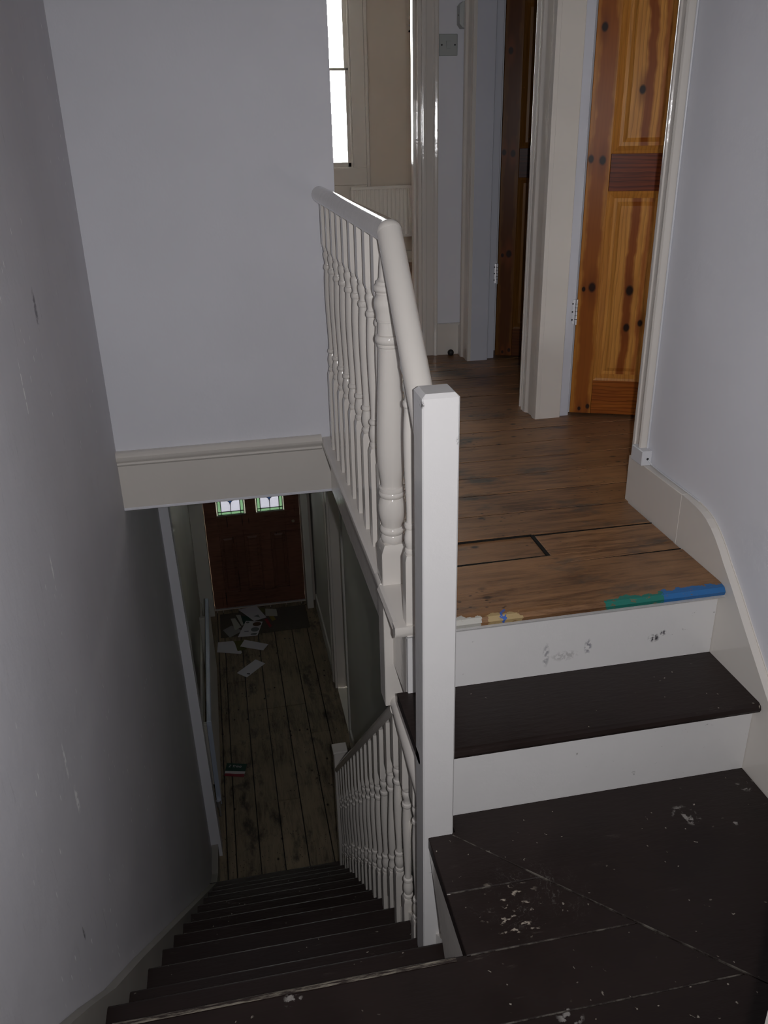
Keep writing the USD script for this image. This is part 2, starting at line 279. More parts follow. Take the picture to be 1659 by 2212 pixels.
struct('trim_1', 'narrow projecting pier on the left wall at the foot of the stairs', hull([(x, y, z) for y in (2.79, 2.90) for (x, z) in ((-.80, .21), (-.703, .21), (-.80, GROUND - .02), (-.650, GROUND - .02))]), M['wall'])
struct('ceiling', 'white ceiling over the stairs, landing and upstairs rooms', bx(-.95, 2.75, -2.4, YF + .1, TOP, TOP + .1, 0), M['ceiling'])
struct('ceiling_001', 'ceiling of the downstairs hall under the upper landing', cat(bx(-.9, 2.7, YT + .01, YF + .02, .21, LAND - .034, 0), bx(.06, 2.7, .30, YT + .02, .21, LAND - .034, 0), bx(.10, 2.7, -.9, .33, -.28, -.055, 0)), M['ceiling'])
struct('pavement', 'pale paving outside the house front', bx(-30, 30, YF + .26, 60, -3.1, -3.0, 0), M['pavement'])

# half landing: dark painted boards; a mitre runs from the post to the wall
fl0 = thing('floor', 'dark brown painted boards of the half landing at the foot of the short steps', 'floor', kind='structure')
diag = lambda s: Polygon([(.065, -.003), (.93, -.868), (3, -.868), (3, 3), (.065, 3)]) if s else Polygon([(-2, 3), (.065, 3), (.065, -.003), (.93, -.868), (.93, -4), (-2, -4)])
space = sbox(-.745, -2.26, .182, -.305).union(sbox(.011, -.87, .834, .005).union(sbox(.075, -.87, .834, .056)).union(sbox(-.745, -.868, .834, -.305)))
strips = [(-.16, .05), (-.31, -.16), (-.458, -.31), (-.61, -.458), (-.868, -.61), (-1.02, -.868), (-1.2, -1.02), (-1.4, -1.2), (-1.6, -1.4), (-1.8, -1.6), (-2.0, -1.8), (-2.26, -2.0)]
for y0, y1 in strips:
    p = sbox(-.745, y0, .93, y1).intersection(space).intersection(diag(0))
    if y0 >= -.32: p = p.intersection(sbox(.011, -.31, 2, 1))
    if p.geom_type == 'Polygon' and not p.is_empty: obj('board', slab(p, -.03, -.0005 * rng.random(), .0007, .0018), M['tread'], fl0)
p = space.intersection(diag(1)).buffer(0); p = max(p.geoms, key=lambda q: q.area) if p.geom_type != 'Polygon' else p
q_ = p.buffer(-.0012, join_style=2); obj('board', prism(np.array(q_.exterior.coords)[:-1], 'z', -.03, -.0004), M['tread'], fl0)
fill = [prism([(a, y - .0014), (b, y - .0014), (b, y + .0014), (a, y + .0014)], 'z', -.02, -.0002) for y, a, b in ((-.16, .02, .176), (-.31, .02, .365), (-.458, -.70, .512))] + [prism([(.067, -.0045), (.86, -.7975), (.862, -.7955), (.069, -.0025)], 'z', -.02, .0001)]
obj('joint', cat(*fill), M['worn_faint'], fl0, kind='stuff', label='worn paint along the joints of the boards')
nose = [(-.335, -.001), (-.312, .0), (-.304, -.006), (-.302, -.014), (-.305, -.023), (-.318, -.027), (-.335, -.027)]
obj('worn_edge', prism([(y - .0, z) for y, z in [(-.318, .0006), (-.308, -.0005), (-.3025, -.006), (-.301, -.013), (-.304, -.013), (-.312, -.004)]], 'x', -.66, -.01), M['worn'], fl0, label='worn nosing with the old paint showing')
obj('nosing', prism(nose, 'x', -.72, .012), M['tread'], fl0, smooth=40)

# upper landing boards, running across
fl1 = thing('floor', 'stained brown floorboards of the upper landing with worn blue and green paint on the edge', 'floor', kind='structure')
obj('board', cat(prism([(.45, LAND), (.262, LAND), (.243, LAND - .004), (.235, LAND - .014), (.238, LAND - .024), (.25, LAND - .028), (.45, LAND - .028)], 'x', .0745, .834)), M['nosing_board'], fl1, smooth=25, label='front board with worn white, green and blue paint along its edge')
def lb(x0, x1, y0, y1, dz=0.0, sk=.012):
    s = lambda x: -sk * (x - .5)
    obj('board', slab(Polygon([(x0, y0 + s(x0)), (x1, y0 + s(x1)), (x1, y1 + s(x1)), (x0, y1 + s(x0))]), LAND - .03, LAND + dz, .0011, .0022), M['landing_board'], fl1)
obj('subfloor', bx(.06, 2.6, .27, YE, LAND - .0338, LAND - .0312, 0), M['dark'], fl1)
lb(.075, .834, .4515, .503, -.001, -.02); lb(.075, .470, .503, .634, -.006, 0); lb(.474, .834, .496, .622, 0, .0)
JOINTS = []
def jn(x0, x1, y, sk): JOINTS.append(prism([(x0, y - sk * (x0 - .5) - .0013), (x1, y - sk * (x1 - .5) - .0013), (x1, y - sk * (x1 - .5) + .0013), (x0, y - sk * (x0 - .5) + .0013)], 'z', LAND - .028, LAND - .0014))
jn(.075, .833, .4512, -.02); jn(.075, .470, .503, 0); jn(.474, .833, .4965, -.012); jn(.075, .470, .634, 0); JOINTS.append(bx(.466, .477, .50, .632, LAND - .028, LAND - .0016, 0)); jn(.474, .834, .628, .005)
ys = [.634, .785, .932, 1.073, 1.220, 1.366, 1.512, 1.655, 1.83, 1.966, 2.095, 2.25, 2.40, 2.55, 2.73]
for i in range(len(ys) - 1): lb(.09 if ys[i] > 1.55 else .075, .834 if ys[i] < .78 else 2.6, ys[i], ys[i + 1], -.0008 * rng.random()); jn(.09 if ys[i + 1] > 1.55 else .075, .833 if ys[i + 1] < .79 else 2.6, ys[i + 1], .012)
obj('joint', cat(*JOINTS), M['dirt'], fl1, kind='stuff', label='dark dirt-filled joints between the boards')
fl3 = thing('floor', 'orange-brown floorboards of the far front room', 'floor', kind='structure')
for i in range(22):
    y0 = 2.735 + i * .145
    if y0 < YF: obj('board', bx(-.77, 2.6, y0 + .0015, min(y0 + .1435, YF), LAND - .032, LAND - .0012 * rng.random()), M['front_board'], fl3)
# hall boards, running towards the front door
fl2 = thing('floor', 'grey-brown dusty floorboards of the downstairs hall', 'floor', kind='structure')
js = [(-.76, -.622), (-.622, -.565), (-.565, -.414), (-.414, -.262), (-.262, -.110), (-.110, .048), (.048, .192), (.192, .34), (.34, .46)]
ends = {2: [3.865, 4.67], 3: [4.253], 4: [4.253, 3.2], 5: [4.253], 6: [3.88], 1: [4.25]}
for i, (a, b) in enumerate(js):
    cuts = [2.2] + sorted(ends.get(i, [3.4 + .3 * (i % 3)])) + [YF]
    for k in range(len(cuts) - 1):
        dz = -.004 * rng.random(); b1 = b
        obj('board', bx(a + .003, b1 - .003, cuts[k] + .002, cuts[k + 1] - .002, GROUND - .03, GROUND + dz, .002), M['hall_board'], fl2)
obj('subfloor', bx(-.95, .9, -.6, YF + .2, -3.1, GROUND - .028, 0), M['dark'], fl2)

# ------------------------------------------------------------------ main flight going down
st = thing('staircase', 'dark brown painted straight flight going down to the hall', 'staircase')
yk = [-.305, -.10, .093, .323, .556, .785, 1.015, 1.242, 1.474, 1.707, 1.932, 2.156, 2.39]
for k in range(1, 13):
    z, y1, y0 = -k * RISE, yk[k], yk[k - 1] - .03; xl, xr = -.73, .070 + .016 * y1
    obj('tread', prism([(y0, z), (y1 - .012, z), (y1 - .003, z - .005), (y1, z - .014), (y1 - .003, z - .022), (y1 - .012, z - .027), (y0, z - .027)], 'x', xl, xr), M['tread'], st, smooth=35)
for k in range(1, 14):
    y = yk[k - 1] - .022
    obj('riser', bx(-.73, .062 + .016 * y, y - .018, y, -k * RISE - .02, -(k - 1) * RISE - .026), M['tread'], st)
tl = [(-.47, .165), (-.445, .165), (-.205, -.075), (-.019, -.270), (.287, -.555), (1.21, -1.437), (2.40, -2.575), (2.55, -2.66), (2.62, GROUND + .10), (2.79, GROUND + .10)]
lo = [(2.79, GROUND - .02), (2.1, GROUND - .02), (-.05, -.72), (-.34, -.42), (-.47, -.30)]
sm = prism(tl + lo, 'x', 0, .07); v = sm.vertices.copy(); v[:, 0] = np.where(v[:, 0] < .03, -.747 + .012 * np.maximum(.2 - v[:, 2], 0), -.714 + .016 * v[:, 1] - .0015); sm.vertices = v
obj('string', sm, M['string_paint'], st, label='painted wall string, stepped along by the treads')
outer = prism([(-.30, -.05), (.05, -.36), (2.33, -2.50), (2.33, GROUND), (2.25, GROUND), (.0, -.62), (-.30, -.35)], 'x', .030, .062); v = outer.vertices.copy(); v[:, 0] += .016 * np.maximum(v[:, 1], 0); outer.vertices = v
obj('string', outer, M['gloss'], st)
# short flight up: two risers and a tread
su = thing('staircase', 'two white risers and one dark tread going up to the landing', 'staircase')
obj('riser', bx(.026, XS, .057, .075, -.004, H1 - .026), M['gloss_marked'], su)
obj('riser', bx(.026, XS, .263, .281, H1 - .004, LAND - .028), M['gloss_marked'], su)
y0 = .030
obj('tread', prism([(.27, H1), (y0 + .012, H1), (y0 + .003, H1 - .005), (y0, H1 - .014), (y0 + .003, H1 - .022), (y0 + .012, H1 - .027), (.27, H1 - .027)], 'x', .0, XS - .001), M['tread'], su, smooth=35)
obj('side_string', bx(.026, .05, .281, .46, H1 - .03, LAND - .03), M['gloss'], su)
obj('side_string', bx(.075, .095, .076, .46, -.03, H1 - .028), M['gloss'], su)
obj('side_string', cat(prism([(.0, -.002), (.0, -.03), (-.15, -RISE), (-.30, -RISE), (-.30, -.002)], 'x', .0125, .024), bx(.05, .07, -.3, .05, -.45, -.031)), M['gloss'], su)
scot = [(.236, LAND - .0285), (.262, LAND - .0285), (.262, LAND - .045), (.256, LAND - .045), (.250, LAND - .036), (.240, LAND - .033)]
obj('scotia', prism(scot, 'x', .02, XS), M['gloss_marked'], su)
obj('scotia', bx(.028, XS, .047, .058, H1 - .036, H1 - .0275), M['gloss_marked'], su)
# returned, painted nosing along the open edge of the landing
r_ = [(.0735, LAND), (.004, LAND), (-.006, LAND - .005), (-.011, LAND - .015), (-.008, LAND - .026), (.0, LAND - .031), (.0735, LAND - .031)]
ret = prism(r_, 'y', .2625, .452); obj('nosing', ret, M['gloss'], su, smooth=35)
obj('nosing', cat(prism([(.0, LAND - .0275), (.052, LAND - .0275), (.052, LAND + .0015), (.004, LAND + .0015), (-.006, LAND - .004), (-.0105, LAND - .014)], 'x', 0, 1)) if False else prism([(.2335, LAND + .001), (.262, LAND + .0015), (.262, LAND - .030), (.240, LAND - .029), (.2325, LAND - .015)], 'x', -.010, .072), M['gloss'], su, smooth=35)
# wall skirting that sweeps down beside the steps
sk = thing('baseboard_right', 'cream skirting that sweeps down in a curve beside the short steps', 'skirting', kind='structure')
top = [(.491, .561), (.455, .560), (.423, .557), (.394, .553), (.367, .545), (.340, .531), (.317, .515), (.290, .492), (.268, .470), (.210, .418), (.150, .359), (.089, .301), (.02, .236), (-.06, .172), (-.14, .140), (-.86, .138)]
obj('curved_string', prism(top + [(-.86, -.02), (.06, -.02), (.075, .19), (.28, .19), (.30, .40), (.491, .40)], 'x', XS, .860), M['gloss'], sk)
obj('bead', sweep([(.004, -.004), (-.0075, -.002), (-.0075, .003), (.004, .006)], [(y, z) for y, z in top[::-1]], .8635), M['gloss'], sk)
obj('skirting', bx(XS + .0005, .860, .4925, .806, LAND - .01, .561, .002), M['gloss'], sk)
sk2 = thing('baseboard_far', 'cream skirting below the light switch at the end of the landing', 'skirting', kind='structure')
obj('skirting', bx(.727, .857, YE - .022, YE + .001, LAND - .002, .574, .003), M['gloss'], sk2); obj('skirting', bx(.836, .859, 2.655, YE - .022, LAND - .002, .566, .003), M['gloss'], sk2)
struct('baseboard_front', 'cream moulded skirting under the far radiator', cat(bx(.30, 2.6, YF - .022, YF + .001, LAND - .002, .515, .002), bx(.30, 2.6, YF - .032, YF - .02, LAND - .002, .445, .004)), M['gloss'])

# ------------------------------------------------------------------ trimmer fascia round the stairwell
tr = thing('trim_2', 'cream fascia board with a rounded moulding round the stairwell edge', 'trim', kind='structure')
obj('fascia', bx(-.76, .040, YT - .018, YT + .02, .212, LAND - .012, .002), M['gloss'], tr)
obj('plaster_edge', bx(-.76, .030, YT - .020, YT + .1, .203, .2135, .002), M['wall'], tr)
mp = [(YT, .431), (YT - .016, .433), (YT - .029, .428), (YT - .036, .417), (YT - .034, .404), (YT - .026, .396), (YT - .024, .392), (YT - .027, .386), (YT - .023, .380), (YT - .017, .377), (YT, .377)]
obj('moulding', prism(mp, 'x', -.757, -.004), M['gloss'], tr, smooth=40)
obj('fascia', bx(.024, .05, .50, YT - .015, .208, LAND - .03, .002), M['gloss'], tr)
obj('edge_strip', prism([(.001, LAND + .002), (.0005, LAND + .002), (-.005, LAND - .004), (-.007, LAND - .014), (-.004, LAND - .024), (.001, LAND - .026)], 'y', .452, .513), M['gloss'], tr, smooth=40)
obj('edge_strip', prism([(.076, LAND + .002), (.004, LAND + .002), (-.005, LAND - .004), (-.007, LAND - .014), (-.004, LAND - .024), (.02, LAND - .030), (.076, LAND - .030)], 'y', .512, YT - .002), M['gloss'], tr, smooth=40)

# ------------------------------------------------------------------ balustrades
HALF = .0165
TURN = [(.0125, 0), (.0135, .003), (.0150, .008), (.0135, .013), (.0105, .015), (.0128, .022), (.0150, .032), (.0150, .042), (.0135, .052), (.0112, .060), (.0105, .063), (.0140, .066), (.0152, .071), (.0140, .076), (.0100, .079),
        (.0095, .095), (.0102, .120), (.0118, .160), (.0135, .205), (.0146, .250), (.0146, .285), (.0136, .320), (.0122, .338), (.0120, .344), (.0145, .347), (.0155, .3525), (.0145, .358), (.0112, .361), (.0104, .366),
        (.0112, .374), (.0135, .383), (.0148, .391), (.0145, .397), (.0125, .401), (.0118, .403), (.0132, .406), (.0138, .410), (.0132, .414)]
LT = TURN[-1][1]
def baluster(x, y, z0, zt, z1, tilt=0.0, flip=False):
    """square foot from z0, turned part from zt, square head to z1 (cut to the slope tilt)"""
    h = HALF; e = .012
    foot = hull([(x + a * h, y + b * h, z0) for a in (-1, 1) for b in (-1, 1)] + [(x + a * h, y + b * h, zt - e) for a in (-1, 1) for b in (-1, 1)] + [(x + a * h * .80, y + b * h * .80, zt) for a in (-1, 1) for b in (-1, 1)])
    t1 = zt + LT
    head = hull([(x + a * h * .80, y + b * h * .80, t1) for a in (-1, 1) for b in (-1, 1)] + [(x + a * h, y + b * h, t1 + e) for a in (-1, 1) for b in (-1, 1)] + [(x + a * h, y + b * h, z1 + tilt * b * h) for a in (-1, 1) for b in (-1, 1)])
    t = [(r, zt + z) for r, z in TURN] if not flip else [(r, zt + LT - z) for r, z in TURN[::-1]]
    t = [(t[0][0], zt - .004)] + t + [(t[-1][0], t1 + .004)]
    return cat(foot, head, smoothed(lathe(t, 16, (x, y, 0))))
def smoothed(m): return m
def rail_prof(r=.027): return [(r * math.cos(a), r * math.sin(a)) for a in np.linspace(-.68, math.pi + .68, 22)]
ba = thing('balustrade', 'white gloss balustrade along the landing edge with turned drop newel and square post', 'balustrade')
XC = .035
obj('handrail', sweep(rail_prof(), [(YT + .001, 1.275), (.440, 1.275)], XC), M['gloss'], ba, smooth=50)
k_ = trimesh.creation.icosphere(3, .0275); k_.apply_scale([1, 1.0, 1.0]); k_.apply_translation([XC, .437, 1.275])
obj('handrail', cat(sweep(rail_prof(.0272), [(.437, 1.275), (.066, .905)], XC), k_), M['gloss'], ba, smooth=50, label='short raking handrail down to the square post')
for i in range(9):
    y = 1.454 - .1135 * i + HALF
    obj('baluster', baluster(XC, y, LAND - .002, .7065 + rng.uniform(-.004, .004), 1.258), M['gloss'], ba, smooth=35)
obj('baluster', baluster(XC, .2565, LAND - .002, .598, 1.074, 1.0), M['gloss'], ba, smooth=35)
# newel with drop
nx, ny, nh = .037, .475, .035
NEW = [(.0265, .524), (.0285, .530), (.0305, .538), (.0285, .546), (.0265, .549), (.0300, .553), (.0318, .560), (.0300, .567), (.0262, .570), (.0285, .580), (.0325, .595), (.0345, .611), (.0340, .627), (.0310, .640), (.0275, .648),
       (.0300, .650), (.0325, .655), (.0325, .660), (.0305, .664), (.0315, .668), (.0310, .674), (.0270, .677), (.0268, .684), (.0295, .705), (.0325, .730), (.0342, .760), (.0342, .79), (.0328, .84), (.0305, .89), (.0282, .94), (.0262, .99), (.0252, 1.016),
       (.0250, 1.020), (.0270, 1.022), (.0272, 1.026), (.0255, 1.028), (.0290, 1.030), (.0320, 1.036), (.0320, 1.042), (.0295, 1.048), (.0255, 1.050), (.0250, 1.075), (.0250, 1.078), (.0268, 1.079), (.0268, 1.083), (.0285, 1.086), (.0280, 1.095),
       (.0300, 1.105), (.0325, 1.114), (.0328, 1.122), (.0310, 1.130), (.0275, 1.136), (.0268, 1.139), (.0280, 1.141), (.0275, 1.145), (.0305, 1.147), (.0330, 1.152), (.0320, 1.158), (.0290, 1.161), (.0275, 1.163), (.0270, 1.168), (.0225, 1.171), (.0205, 1.176), (.0190, 1.20), (.0160, 1.235), (.0145, 1.262)]
blk = cat(hull([(nx + a * (nh - c), ny + b * (nh - d), z) for a in (-1, 1) for b in (-1, 1) for c, d in ((.002, 0), (0, .002)) for z in (.044, .505)] + [(nx + a * nh * .74, ny + b * nh * .74, .526) for a in (-1, 1) for b in (-1, 1)]))
obj('newel_post', cat(blk, lathe(NEW, 28, (nx, ny, 0))), M['gloss'], ba, smooth=38)
obj('square_post', hull([(x + (c if x == 0 else -c), y + (d if y == 0 else -d), z) for x in (0, .0705) for y in (0, .0705) for c, d in ((.003, 0), (0, .003)) for z in (-.43, 1.037)] + [(x + (.008 if x == 0 else -.008), y + (.008 if y == 0 else -.008), 1.0445) for x in (0, .0705) for y in (0, .0705)]), M['gloss_marked'], ba)
# lower balustrade
bl = thing('balustrade', 'white balustrade down the right side of the lower flight, in shade', 'balustrade')
und = lambda y: -.025 - .978 * (y - .465)
xf = lambda y: .034 + .016 * y
obj('handrail', sweep(rail_prof(.025), [(xf(2.255), 2.255, und(2.255) + .034), (xf(.452), .452, und(.452) + .034)], 0), M['gloss'], bl, smooth=50)
obj('handrail', sweep(rail_prof(.026), [(xf(.445), .470, .052), (XC, .068, .020)], 0), M['gloss'], bl, smooth=50, label='short nearly level handrail at the top of the lower flight')
def zt_at(y):
    k = next(i for i in range(len(yk)) if yk[i] > y - .005); return -k * RISE
BY = [.20, .335, .465, .583, .718, .845, .968, 1.085, 1.20, 1.318, 1.443, 1.563, 1.69, 1.815, 1.94, 2.06, 2.17]
dz = [.02, .0, .018, .01, -.005, -.015, .005, .0, .012, -.008, .006, -.01, .015, .0, -.01, .006, .0]
for i, y in enumerate(BY):
    yc = y + HALF; u = und(y) if i > 1 else .0
    head = u - .192 + dz[i] if i > 1 else (-.168 if i else -.10)
    ft = zt_at(yc); zt = max(head - LT, ft + .05)
    obj('baluster', baluster(xf(y), yc, ft - .004, zt, (u + .004) if i > 1 else .025, -.978 if i > 1 else 0, flip=(i == 3)), M['gloss'], bl, smooth=35)
obj('newel_post', cat(bx(.045, .117, 2.25, 2.322, GROUND + RISE - .02, -1.63, .003), bx(.041, .121, 2.246, 2.326, -1.632, -1.618, .003)), M['gloss'], bl)

# ------------------------------------------------------------------ doors upstairs (pine, hinged at the far jamb, standing open into their rooms)
RED, GOLD, PALE = (.235, .062, .010), (.46, .205, .050), (.55, .28, .08)
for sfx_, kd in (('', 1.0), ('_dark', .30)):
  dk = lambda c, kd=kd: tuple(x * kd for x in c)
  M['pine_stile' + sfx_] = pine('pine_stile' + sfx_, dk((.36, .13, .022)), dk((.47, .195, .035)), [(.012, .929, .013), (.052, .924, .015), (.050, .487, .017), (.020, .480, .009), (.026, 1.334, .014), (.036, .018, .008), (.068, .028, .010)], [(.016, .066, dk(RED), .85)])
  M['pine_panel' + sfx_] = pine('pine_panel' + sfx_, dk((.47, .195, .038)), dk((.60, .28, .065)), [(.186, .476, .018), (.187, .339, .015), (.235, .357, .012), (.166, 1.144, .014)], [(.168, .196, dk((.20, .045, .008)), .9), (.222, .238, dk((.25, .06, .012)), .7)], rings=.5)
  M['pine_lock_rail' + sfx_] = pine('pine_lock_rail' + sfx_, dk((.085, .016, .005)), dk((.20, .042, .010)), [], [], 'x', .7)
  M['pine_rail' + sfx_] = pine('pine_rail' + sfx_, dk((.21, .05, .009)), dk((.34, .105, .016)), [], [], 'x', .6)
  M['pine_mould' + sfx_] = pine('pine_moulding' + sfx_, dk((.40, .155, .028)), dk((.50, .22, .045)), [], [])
def pine_door(name, label, loc, ang, sfx='', W=.71, Hd=1.96):
    d = thing(name, label, 'door', (loc[0], loc[1], LAND + .012), -ang, kind='structure'); T = .038; s_ = .080; m0, m1 = .318, .392
    zr = [(.0, .133), (.822, .945), (1.52, 1.60), (1.86, Hd)]
    obj('stile', bx(0, s_, 0, T, 0, Hd, .0015), M['pine_stile' + sfx], d); obj('stile', bx(W - s_, W, 0, T, 0, Hd, .0015), M['pine_stile' + sfx], d)
    for k, (a, b) in enumerate(zr): obj('rail', bx(s_ + .0005, W - s_ - .0005, .0003, T - .0003, a, b, .001), M['pine_lock_rail' + sfx] if k == 1 else M['pine_rail' + sfx], d)
    for (za, zb) in ((.133, .822), (.945, 1.52), (1.60, 1.86)):
        obj('muntin', bx(m0, m1, .0004, T - .0004, za + .0005, zb - .0005, .001), M['pine_mould' + sfx], d)
        for (xa, xb) in ((s_, m0), (m1, W - s_)):
            p = obj('panel', cat(bx(xa, xb, .014, T - .014, za, zb, 0), hull([(xa + .036, .014, za + .036), (xb - .036, .014, za + .036), (xa + .036, .014, zb - .036), (xb - .036, .014, zb - .036), (xa + .05, .006, za + .05), (xb - .05, .006, za + .05), (xa + .05, .006, zb - .05), (xb - .05, .006, zb - .05)])), M['pine_panel' + sfx], d)
            ring = []
            for (u0, v0, u1, v1) in ((xa, za, xa, zb), (xb, za, xb, zb)):
                q = 1 if u0 == xa else -1; ring.append(hull([(u0, .002, za), (u0, .002, zb), (u0, .014, za), (u0, .014, zb), (u0 + q * .009, .005, za + .009), (u0 + q * .009, .005, zb - .009), (u0 + q * .024, .014, za + .024), (u0 + q * .024, .014, zb - .024)]))
            for v0 in (za, zb):
                q = 1 if v0 == za else -1; ring.append(hull([(xa, .002, v0), (xb, .002, v0), (xa, .014, v0), (xb, .014, v0), (xa + .009, .005, v0 + q * .009), (xb - .009, .005, v0 + q * .009), (xa + .024, .014, v0 + q * .024), (xb - .024, .014, v0 + q * .024)]))
            obj('moulding', cat(*ring), M['pine_mould' + sfx], p)
    kn = obj('knob', lathe([(.006, 0), (.006, .03), (.022, .036), (.027, .048), (.022, .060), (.008, .064)], 20), M['brass'], d)
    UsdGeom.Xformable(kn).AddTranslateOp().Set(Gf.Vec3d(W - .045, 0, .93)); UsdGeom.Xformable(kn).AddRotateXOp().Set(90.0)
    return d
d1 = pine_door('door_1', 'orange varnished pine door on the right, standing open and lit, with knots', (.990, 1.618), 23)
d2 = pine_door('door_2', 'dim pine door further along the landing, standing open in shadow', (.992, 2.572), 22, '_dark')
def hinge(d, z):
    h = obj('hinge', cat(bx(-.024, -.001, -.0035, .002, z, z + .092, .0008), trimesh.creation.cylinder(.0048, .094, sections=14, transform=trimesh.transformations.translation_matrix([-.001, -.006, z + .046])), bx(.0005, .004, -.004, .03, z, z + .092, .0006)), M['steel'], d, label='painted steel butt hinge')
    for k in range(5): obj('knuckle_gap', bx(-.0062, .004, -.0115, -.0055, z + .018 + k * .0145, z + .0195 + k * .0145, 0), M['dark'], h)
    for k in range(3): obj('screw', trimesh.creation.cylinder(.0032, .002, sections=10, transform=trimesh.transformations.translation_matrix([-.015, -.004, z + .016 + k * .03]) @ trimesh.transformations.rotation_matrix(math.pi / 2, [1, 0, 0])), M['dark'], h)
hinge(d1, .350); hinge(d2, .350); hinge(d1, 1.62); hinge(d2, 1.62)

# door casings: moulded architrave on the wall face plus the lining of the opening
ARCH = [(0, 0), (0, .016), (.010, .019), (.018, .0185), (.020, .0145), (.046, .0145), (.050, .017), (.055, .0245), (.064, .027), (.070, .024), (.070, 0)]
def casing(name, label, face, y_in, y_out, x_face, lin, lining_mat=None):
    """architrave between y_in (opening side) and y_out on the wall facing -x"""
    t = thing(name, label, 'trim', kind='structure'); w = abs(y_out - y_in); s = w / .070; q = 1 if y_out > y_in else -1
    obj('architrave', prism([(x_face - d * 1.0, y_in + q * a * s) for a, d in ARCH], 'z', LAND - .003, 2.52), M['gloss'], t, smooth=25)
    for (x0, x1, y0, y1, mt) in lin: obj('lining', bx(x0, x1, y0, y1, LAND - .003, 2.45, .002), mt, t)
    return t
casing('trim_3', 'cream moulded casing between the two pine doors', 1, 1.604, 1.730, .8585, [(.8575, .945, 1.605, 1.640, M['gloss']), (.945, .986, 1.6205, 1.640, M['lining'])])
casing('trim_4', 'cream moulded casing at the far side of the dim pine door', 1, 2.546, 2.660, .8585, [(.8575, .945, 2.547, 2.59, M['lining']), (.945, .986, 2.574, 2.59, M['lining'])])
t5 = casing('trim_5', 'cream casing strip at the end of the right wall beside the lit pine door', -1, .806, .738, .8585, [(.8575, .986, .808, .823, M['gloss'])])
for p_ in (t5,): UsdGeom.Xformable(p_.GetChild('architrave')).AddTranslateOp().Set(Gf.Vec3d(0, 0, .146))
casing('trim_8', 'cream casing between the doors on the near side of the dim opening', -1, 1.795, 1.735, .8585, [(.8575, .986, 1.785, 1.80, M['gloss'])])
t6 = thing('trim_6', 'cream moulded casing right of the opening to the front room', 'trim', kind='structure')
obj('architrave', prism([(.655 + a * (.075 / .070), YE + .0005 - d) for a, d in ARCH], 'z', LAND - .003, 2.55), M['gloss'], t6, smooth=25)
obj('lining', bx(.640, .727, YE, YE + .13, LAND - .003, 2.5, .002), M['gloss'], t6)
obj('door_stop', bx(.628, .641, YE + .045, YE + .09, LAND - .003, 2.5, .002), M['gloss'], t6)

# ------------------------------------------------------------------ front room: sash window, radiator
w = thing('window_1', 'tall white sash window glowing with daylight in the far room', 'window', kind='structure')
fx0, fx1, wz0, wz1 = -.345, .858, 1.075, 2.69
obj('architrave', cat(bx(.966, .992, YF - .018, YF + .02, 1.0, 2.78, .004), bx(-.43, -.37, YF - .018, YF + .02, 1.0, 2.78, .004), bx(-.43, .992, YF - .018, YF + .02, 2.69, 2.78, .004)), M['gloss'], w)
obj('frame', cat(bx(fx1, .966, YF - .002, YF + .16, 1.02, wz1 + .01, .002), bx(-.37, fx0, YF - .002, YF + .16, 1.02, wz1 + .01, .002), bx(-.37, .966, YF - .002, YF + .16, wz1 - .05, wz1 + .01, .002)), M['gloss'], w)
obj('sill', bx(-.37, .966, YF - .006, YF + .2, wz0 - .03, 1.176, .003), M['gloss'], w)
obj('staff_bead', cat(bx(.843, .8595, YF + .004, YF + .02, 1.17, wz1 - .05, .004), bx(fx0, .8595, YF + .004, YF + .02, 1.168, 1.182, .004), bx(fx0, fx0 + .016, YF + .004, YF + .02, 1.17, wz1 - .05, .004)), M['gloss'], w)
def sash(y, z0, z1, bot, topr, nm):
    s = obj('sash', cat(bx(.818, .857, y, y + .04, z0, z1, .003), bx(fx0, fx0 + .04, y, y + .04, z0, z1, .003), bx(fx0, .857, y, y + .04, z0, z0 + bot, .003), bx(fx0, .857, y, y + .04, z1 - topr, z1, .003), bx(.247, .265, y + .005, y + .035, z0, z1, .002)), M['gloss'], w)
    obj('pane', bx(fx0 + .038, .249, y + .018, y + .022, z0 + bot - .002, z1 - topr + .002, 0), M['pane'], s); obj('pane', bx(.263, .82, y + .018, y + .022, z0 + bot - .002, z1 - topr + .002, 0), M['pane'], s)
    return s
sash(YF + .022, 1.176, 1.893, .040, .018, 'lower')
s2 = sash(YF + .068, 1.875, wz1 - .05, .018, .05, 'upper')
obj('horn', hull([(.822, YF + .066, 1.89), (.856, YF + .066, 1.89), (.846, YF + .066, 1.945), (.857, YF + .066, 1.945), (.822, YF + .072, 1.89), (.856, YF + .072, 1.89), (.846, YF + .072, 1.945), (.857, YF + .072, 1.945)]), M['gloss'], s2)
obj('apron', cat(bx(-.37, .964, YF - .008, YF + .012, .50, 1.042, .002), bx(.968, .992, YF - .018, YF + .01, .50, 1.0, .003)), M['gloss'], w)
def panel_radiator(t, length, h, depth, mats, axis='x', pitch=.034):
    """ribbed steel panel: runs along local +x, face towards -y, foot at z 0"""
    n = int(length / pitch); pr = [(0, depth)]
    for i in range(n):
        x = i * pitch; pr += [(x + pitch * .08, .006), (x + pitch * .30, .0), (x + pitch * .62, .0), (x + pitch * .84, .006)]
    pr += [(length, .006), (length, depth)]
    obj('panel', prism(pr, 'z', .022, h - .022), mats[0], t, smooth=20)
    obj('top_edge', bx(0, length, .001, depth, h - .024, h, .004), mats[1], t); obj('bottom_edge', bx(0, length, .001, depth, 0, .024, .004), mats[0], t)
    for x in (.12, length - .12): obj('bracket', bx(x - .015, x + .015, depth - .002, depth + .055, .08, h - .10, .002), mats[0], t)
ra = thing('radiator', 'white ribbed panel radiator under the window of the far front room', 'radiator', (.815, YF - .088, .633))
